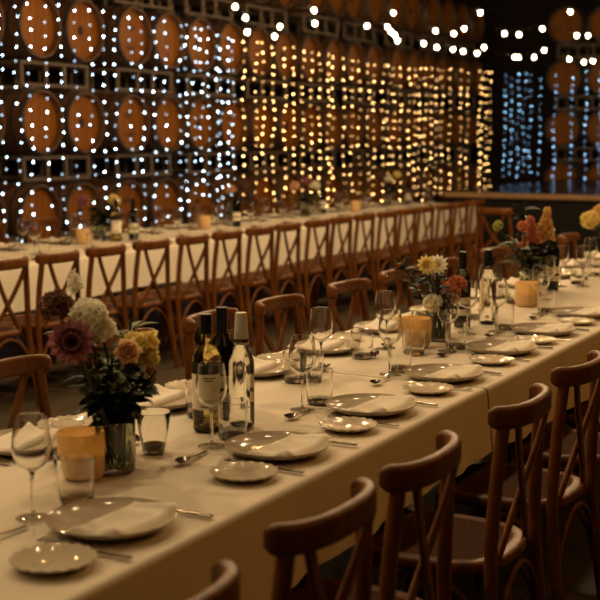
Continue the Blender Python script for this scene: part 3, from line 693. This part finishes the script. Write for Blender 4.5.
def bloom_ball(R, mp, n=46, fr=0.34, seed=1, sq=(1, 1, 0.85)):
    rr = random.Random(seed); g = G()
    for k in range(n):
        z = 1 - 1.7 * (k + .5) / n; a = k * 2.39996 + rr.uniform(-.2, .2); q = math.sqrt(max(0, 1 - z * z))
        d = Vector((q * math.cos(a) * sq[0], q * math.sin(a) * sq[1], z * sq[2]))
        M = Matrix.Translation(d * R * rr.uniform(0.72, 0.92)) @ orient(d) @ Matrix.Rotation(rr.uniform(0, 6), 4, 'Z')
        for j in range(5):
            petal(g, R * fr, R * fr * 0.85, M @ Matrix.Rotation(j * 2 * PI / 5, 4, 'Z') @ Matrix.Rotation(rr.uniform(0.1, 0.5), 4, 'X'), 0.2, 3, 2)
    g.sphere((0, 0, -0.05 * R), R * 0.72, 10, 7, sq)
    return [Pt('petals', g.mesh('petals', mp, fix=False))]
def bloom_spike(R, H, mp, seed=1, n=34):
    rr = random.Random(seed); g = G()
    for k in range(n):
        t = (k + .5) / n; z = H * t; a = k * 2.39996; rad = R * (1.05 - 0.75 * t) * rr.uniform(.8, 1.1)
        d = Vector((math.cos(a), math.sin(a), 0.35 + t)).normalized()
        M = Matrix.Translation((rad * 0.5 * math.cos(a), rad * 0.5 * math.sin(a), z)) @ orient(d) @ Matrix.Rotation(rr.uniform(0, 6), 4, 'Z')
        for j in range(4): petal(g, rad * 0.8, rad * 0.75, M @ Matrix.Rotation(j * PI / 2, 4, 'Z') @ Matrix.Rotation(rr.uniform(.2, .8), 4, 'X'), 0.3, 3, 2)
    g.lathe([(0, 0), (R * 0.35, H * 0.05), (R * 0.25, H * 0.6), (0, H * 0.98)], 8)
    return [Pt('petals', g.mesh('petals', mp, fix=False))]
def bloom_bud(R, mp, seed=1):
    rr = random.Random(seed); g = G()
    for r, (n, tilt, f) in enumerate(((3, 1.42, 0.8), (5, 1.22, 0.95), (6, 0.95, 1.0), (6, 0.6, 0.95))):
        for k in range(n):
            M = Matrix.Rotation(2 * PI * (k + .5 * r) / n + rr.uniform(-.1, .1), 4, 'Z') @ Matrix.Translation((0, R * (0.08 + 0.1 * r), 0)) @ Matrix.Rotation(tilt, 4, 'X')
            petal(g, R * 1.25 * f, R * 1.1, M, -0.18, 4, 3)
    g.sphere((0, 0, R * 0.2), R * 0.35, 8, 6)
    return [Pt('petals', g.mesh('petals', mp, fix=False))]
def leaf_blade(g, base, d, L, W, rr, droop=0.3):
    d = Vector(d).normalized(); side = d.cross(Vector((0, 0, 1)))
    if side.length < .05: side = Vector((1, 0, 0))
    side.normalize(); up = side.cross(d); tw = rr.uniform(-.6, .6); side, up = side * math.cos(tw) + up * math.sin(tw), up * math.cos(tw) - side * math.sin(tw)
    def fn(u, v):
        s = v - .5; w = W * math.sin(PI * (0.06 + 0.94 * u)) ** 0.8
        return Vector(base) + d * (L * u) + side * (s * w) + up * (abs(s) * w * 0.35 - droop * L * u * u)
    g.grid(fn, 5, 2)
def stem_parts(base, tip, rr, mleaf, n=5, L=0.06, W=0.022, r=0.0034):
    b, t = Vector(base), Vector(tip); mid = b.lerp(t, 0.5) + Vector((0, 0, 0.02))
    path = smooth_path([(0, 0, 0), tuple(mid - b), tuple(t - b)], 5)
    st = G().tube(path, r, 6, up=(1, 0, 0)).mesh('stem', STEM)
    g = G()
    for k in range(n):
        f = 0.42 + 0.52 * (k + rr.uniform(-.3, .3)) / n
        p = path[min(len(path) - 1, int(f * (len(path) - 1)))]; a = rr.uniform(0, 6.28)
        leaf_blade(g, p, (math.cos(a), math.sin(a), rr.uniform(0.0, 0.7)), L * rr.uniform(.7, 1.2), W * rr.uniform(.8, 1.2), rr)
    parts = [Pt('stem', st)]
    if n: parts.append(Pt('leaves', g.mesh('leaves', mleaf, fix=False)))
    return parts, Vector(path[-1]), (path[-1] - path[-2]).normalized()
fl_seed = 100
def flower(name, base, tip, bloom, label, leafm=None, n=4, L=0.06, face=None):
    """a stem standing in the vase with its bloom on top"""
    global fl_seed
    fl_seed += 1; rr = random.Random(fl_seed)
    parts, end, d = stem_parts(base, tip, rr, leafm or LEAFD, n, L)
    q = Vector(face).normalized().to_track_quat('Z', 'Y').to_euler() if face else d.to_track_quat('Z', 'Y').to_euler()
    for nm, me, lb, subs, loc, rot in bloom: parts.append((nm, me, lb, subs, tuple(end), tuple(q)))
    inst(name, None, parts, label, 'flower', tuple(base))
def sprig(base, tip, label, leafm=None, n=18, L=0.06, W=0.026):
    global fl_seed
    fl_seed += 1; rr = random.Random(fl_seed)
    parts, end, d = stem_parts(base, tip, rr, leafm or LEAFD, n, L, W)
    inst('foliage_sprig', None, parts, label, 'foliage', tuple(base), group=None)
CAMV = (0.62, -0.75, 0.35)                        # the way blooms turn, out over the aisle
# the front bouquet
vx, vy = -1.80, 2.39
vase(vx, vy, 'clear cylinder vase of the front bouquet, dark stems showing inside')
def vb(k): a = k * 2.4; return (vx + 0.024 * math.cos(a), vy + 0.024 * math.sin(a), TZ + 0.014 + 0.001 * k)
flower('mauve_dahlia', vb(0), (-1.80, 2.235, 1.085), bloom_daisy(0.058, PMAUVE, PCORE, 3, 15), 'mauve dahlia with a dark heart at the edge of the front bouquet', face=(0.75, -0.9, 0.25))
flower('dusky_bloom', vb(1), (-1.85, 2.245, 1.165), bloom_ball(0.036, PDUSK, 30, .4, 3), 'dusky brown bloom above the mauve dahlia in the front bouquet')
flower('white_stock', vb(2), (-1.82, 2.325, 1.13), bloom_ball(0.045, PWHITE, 56, .32, 5, (1, 1, 0.9)), 'large ruffled white bloom on top of the front bouquet')
flower('white_stock', vb(3), (-1.80, 2.35, 1.10), bloom_ball(0.032, PWHITE, 40, .36, 6), 'smaller ruffled white bloom just below the large white one')
flower('white_stock_tip', vb(4), (-1.88, 2.36, 1.185), bloom_spike(0.02, 0.05, PWHITE, 7, 20), 'small white flower tip poking out highest from the front bouquet')
flower('peach_rosebud', vb(5), (-1.76, 2.395, 1.04), bloom_bud(0.026, PPEACH, 2), 'peach rosebud low at the centre of the front bouquet', face=CAMV)
flower('yellow_snapdragon', vb(6), (-1.80, 2.49, 1.05), bloom_spike(0.040, 0.075, PYEL, 9, 38), 'pale yellow snapdragon hanging out toward the wine bottles', face=(0.35, 0.5, -0.8))
flower('yellow_snapdragon', vb(7), (-1.80, 2.485, 1.045), bloom_ball(0.03, PYEL, 26, .4, 12), 'pale yellow bloom above the hanging snapdragon')
sp = [((-1.84, 2.52, 1.10), 'dark leafy sprig above the yellow snapdragon'), ((-1.88, 2.60, 1.09), 'dark leafy sprig reaching out beyond the yellow snapdragon'), ((-1.78, 2.36, 1.03), 'dark leafy sprig under the white blooms of the front bouquet'),
      ((-1.74, 2.33, 0.985), 'dark leafy sprig drooping below the mauve dahlia'), ((-1.73, 2.47, 0.985), 'dark leafy sprig low at the front of the front bouquet'), ((-1.86, 2.30, 1.12), 'dark leafy sprig behind the dusky bloom'), ((-1.79, 2.50, 0.97), 'dark leafy sprig low toward the wine bottles'), ((-1.83, 2.42, 1.02), 'dark leafy sprig in the heart of the front bouquet'),
      ((-1.77, 2.40, 0.965), 'dark leafy sprig just over the vase rim facing the aisle'), ((-1.86, 2.50, 1.0), 'dark leafy sprig behind the hanging snapdragon'), ((-1.80, 2.30, 0.96), 'dark leafy sprig just over the vase rim below the dahlia'), ((-1.88, 2.43, 0.99), 'dark leafy sprig at the back of the front bouquet')]
for k, (t, l) in enumerate(sp): sprig(vb(8 + k), t, l.replace('dark', 'olive') if k in (0, 1, 2, 5) else l, LEAFM if k in (0, 1, 2, 5) else None, 22, 0.055, 0.03)
# the middle bouquet
vx, vy = -1.85, 4.585
vase(vx, vy, 'clear cylinder vase of the orange and white bouquet', 0.94)
flower('white_daisy', vb(0), (-1.84, 4.43, 1.06), bloom_daisy(0.042, PYEL, PGOLD, 2, 12), 'pale yellow daisy at the top of the orange and white bouquet', face=CAMV)
flower('white_daisy', vb(1), (-1.83, 4.52, 1.055), bloom_daisy(0.042, PWHITE, PGOLD, 2, 12), 'cream daisy beside the pale yellow one in the orange and white bouquet', face=CAMV)
flower('orange_dahlia', vb(2), (-1.82, 4.62, 0.935), bloom_ball(0.045, PORANGE, 36, .45, 21), 'orange bloom at the side of the orange and white bouquet')
flower('orange_dahlia', vb(3), (-1.80, 4.66, 0.97), bloom_ball(0.032, PORANGE, 30, .45, 22), 'smaller orange bloom above the larger one')
flower('dusky_bloom', vb(4), (-1.88, 4.66, 1.04), bloom_ball(0.036, PDUSK, 30, .4, 23), 'dusky seed head over the orange blooms')
flower('white_spray', vb(5), (-1.82, 4.45, 0.915), bloom_ball(0.032, PWHITE, 26, .45, 24), 'small white spray low over the candle jar')
for k, (t, l) in enumerate([((-1.92, 4.33, 1.10), 'green sprig reaching out toward the chairs from the orange and white bouquet'), ((-1.82, 4.52, 0.985), 'dark sprig under the daisies'), ((-1.84, 4.62, 1.0), 'dark sprig in the heart of the orange and white bouquet'), ((-1.80, 4.55, 0.94), 'dark sprig low over the vase rim beside the white spray'), ((-1.9, 4.72, 1.02), 'dark sprig beside the red wine bottle')]):
    sprig(vb(6 + k), t, l, None, 20, 0.06, 0.03)
# the farthest bouquet on the front table
vx, vy = -2.0, 6.2
vase(vx, vy, 'clear cylinder vase of the farthest orange bouquet')
flower('gold_snapdragon', vb(0), (-1.93, 6.22, 1.03), bloom_spike(0.045, 0.16, PGOLD, 31, 60), 'tall gold snapdragon of the farthest orange bouquet', face=(0.05, 0.05, 1))
flower('orange_snapdragon', vb(1), (-1.96, 6.10, 1.02), bloom_spike(0.042, 0.135, PORANGE, 32, 50), 'tall orange snapdragon beside the gold one', face=(-0.05, -0.1, 1))
flower('orange_bloom', vb(2), (-1.95, 5.93, 1.115), bloom_ball(0.026, PORANGE, 26, .45, 33), 'small orange bloom apart from the snapdragons')
flower('lime_bloom', vb(3), (-2.0, 5.70, 1.13), bloom_ball(0.022, PLIME, 30, .45, 34), 'small lime yellow bloom sticking out toward the rear table')
sprig(vb(4), (-1.98, 5.86, 1.08), 'broad grey-green leaves between the lime and orange blooms', LEAFG, 9, 0.10, 0.06)
for k, (t, l) in enumerate([((-1.97, 6.08, 0.99), 'dark sprig under the snapdragons'), ((-1.92, 6.3, 0.98), 'dark sprig at the bottle side of the farthest orange bouquet'), ((-2.02, 6.15, 1.22), 'thin dark sprig standing highest in the farthest orange bouquet'), ((-1.96, 5.98, 0.95), 'dark sprig low at the candle side of the farthest orange bouquet'), ((-1.9, 6.2, 0.93), 'dark sprig low at the front of the farthest orange bouquet'), ((-2.03, 6.35, 1.1), 'dark sprig at the back of the farthest orange bouquet')]):
    sprig(vb(5 + k), t, l, None, 26, 0.075, 0.04)
# a last bouquet half seen at the picture's edge
vx, vy = -1.98, 7.75
vase(vx, vy, 'clear cylinder vase at the far end of the front table, below yellow blooms')
for k, (t, m, l) in enumerate([((-2.02, 7.05 + .35, 1.06), PYEL, 'yellow bloom of the last bouquet, lowest and farthest out'), ((-1.98, 7.52, 1.10), PGOLD, 'gold bloom of the last bouquet between two yellow ones'), ((-1.94, 7.66, 1.09), PYEL, 'yellow bloom of the last bouquet at the very picture edge')]):
    flower('yellow_bloom', vb(k), t, bloom_ball(0.05, m, 34, .45, 41 + k), l)
sprig(vb(5), (-1.96, 7.55, 1.02), 'dark sprig under the yellow blooms of the last bouquet', None, 22, 0.07, 0.035)
# rear table bouquets
for j, (bx_, by_, cols, nm) in enumerate([(-5.98, 7.80, (PMAUVE, PDUSK, PYEL), 'pink'), (-6.1, 9.95, (PDUSK, PPEACH, PDUSK), 'dark'), (-5.98, 11.2, (PPEACH, PMAUVE, PWHITE), 'pale pink'), (-6.05, 13.4, (PDUSK, PWHITE, PYEL), 'stage end')]):
    vx, vy = bx_, by_
    vase(vx, vy, 'clear cylinder vase of the %s bouquet on the rear table' % nm)
    for k, c in enumerate(cols):
        t = (bx_ + 0.05 * (k - 1), by_ - 0.13 + 0.13 * k, 1.06 + 0.05 * ((k + j) % 2))
        flower('round_bloom', vb(k), t, bloom_ball(0.045, c, 28, .45, 50 + 5 * j + k), '%s round bloom in the %s bouquet on the rear table' % (('first', 'middle', 'last')[k], nm))
    for k, (dy, z, w) in enumerate(((-0.09, 1.05, 'nearer'), (0.09, 1.0, 'farther'), (0.0, 0.97, 'lower'))):
        sprig(vb(4 + k), (bx_ + 0.05, by_ + dy, z), '%s dark sprig of the %s bouquet on the rear table' % (w, nm), None, 22, 0.075, 0.04)

# ------------------------------------------------------------------ lamps of the hall (festoon bulbs over the tables)
def lamp(p, e, col=(1.0, 0.58, 0.225)):
    d = bpy.data.lights.new('festoon_lamp', 'POINT'); d.energy = e; d.color = col; d.shadow_soft_size = 0.035
    o = bpy.data.objects.new('festoon_lamp', d); COL.objects.link(o); o.location = p
for x, e, z, c in ((-6.0, 15.0, 3.7, (1.0, 0.52, 0.17)), (-3.75, 74.0, 3.05, (1.0, 0.67, 0.33)), (-2.2, 34.0, 3.4, (1.0, 0.69, 0.37)), (0.8, 20.0, 3.3, (1.0, 0.46, 0.10))):
    for k in range(9):
        lamp((x + rnd.uniform(-.1, .1), -0.4 + 1.6 * k + rnd.uniform(-.2, .2), z - 0.15 * math.sin(k * 1.3)), e * (0.22, 0.5, 0.84, 1, 1, 1, 1, 1, 1)[k], c)

w = bpy.data.worlds.new('dim_hall'); sc.world = w; w.use_nodes = True
w.node_tree.nodes['Background'].inputs[0].default_value = (0.9, 0.55, 0.3, 1); w.node_tree.nodes['Background'].inputs[1].default_value = 0.004

# ------------------------------------------------------------------ camera
cam = bpy.data.cameras.new('camera'); co = bpy.data.objects.new('camera', cam); COL.objects.link(co)
cam.sensor_fit = 'HORIZONTAL'; cam.sensor_width = 24.0; cam.lens = 50.0
cam.dof.use_dof = True; cam.dof.focus_distance = 4.0; cam.dof.aperture_fstop = 2.8
cam.clip_start = 0.05; cam.clip_end = 100
co.location = (0, 0, EYE); co.rotation_euler = (PI / 2 - PITCH, 0, YAW)
sc.camera = co
sc.view_settings.view_transform = 'Standard'; sc.view_settings.look = 'None'; sc.view_settings.gamma = 1.0; sc.view_settings.use_curve_mapping = False
sc.view_settings.exposure = 0.0
cy = sc.cycles
cy.use_denoising = True; cy.max_bounces = 10; cy.transparent_max_bounces = 24; cy.transmission_bounces = 8; cy.diffuse_bounces = 3; cy.glossy_bounces = 4
cy.sample_clamp_indirect = 3.0; cy.caustics_refractive = False; cy.caustics_reflective = False
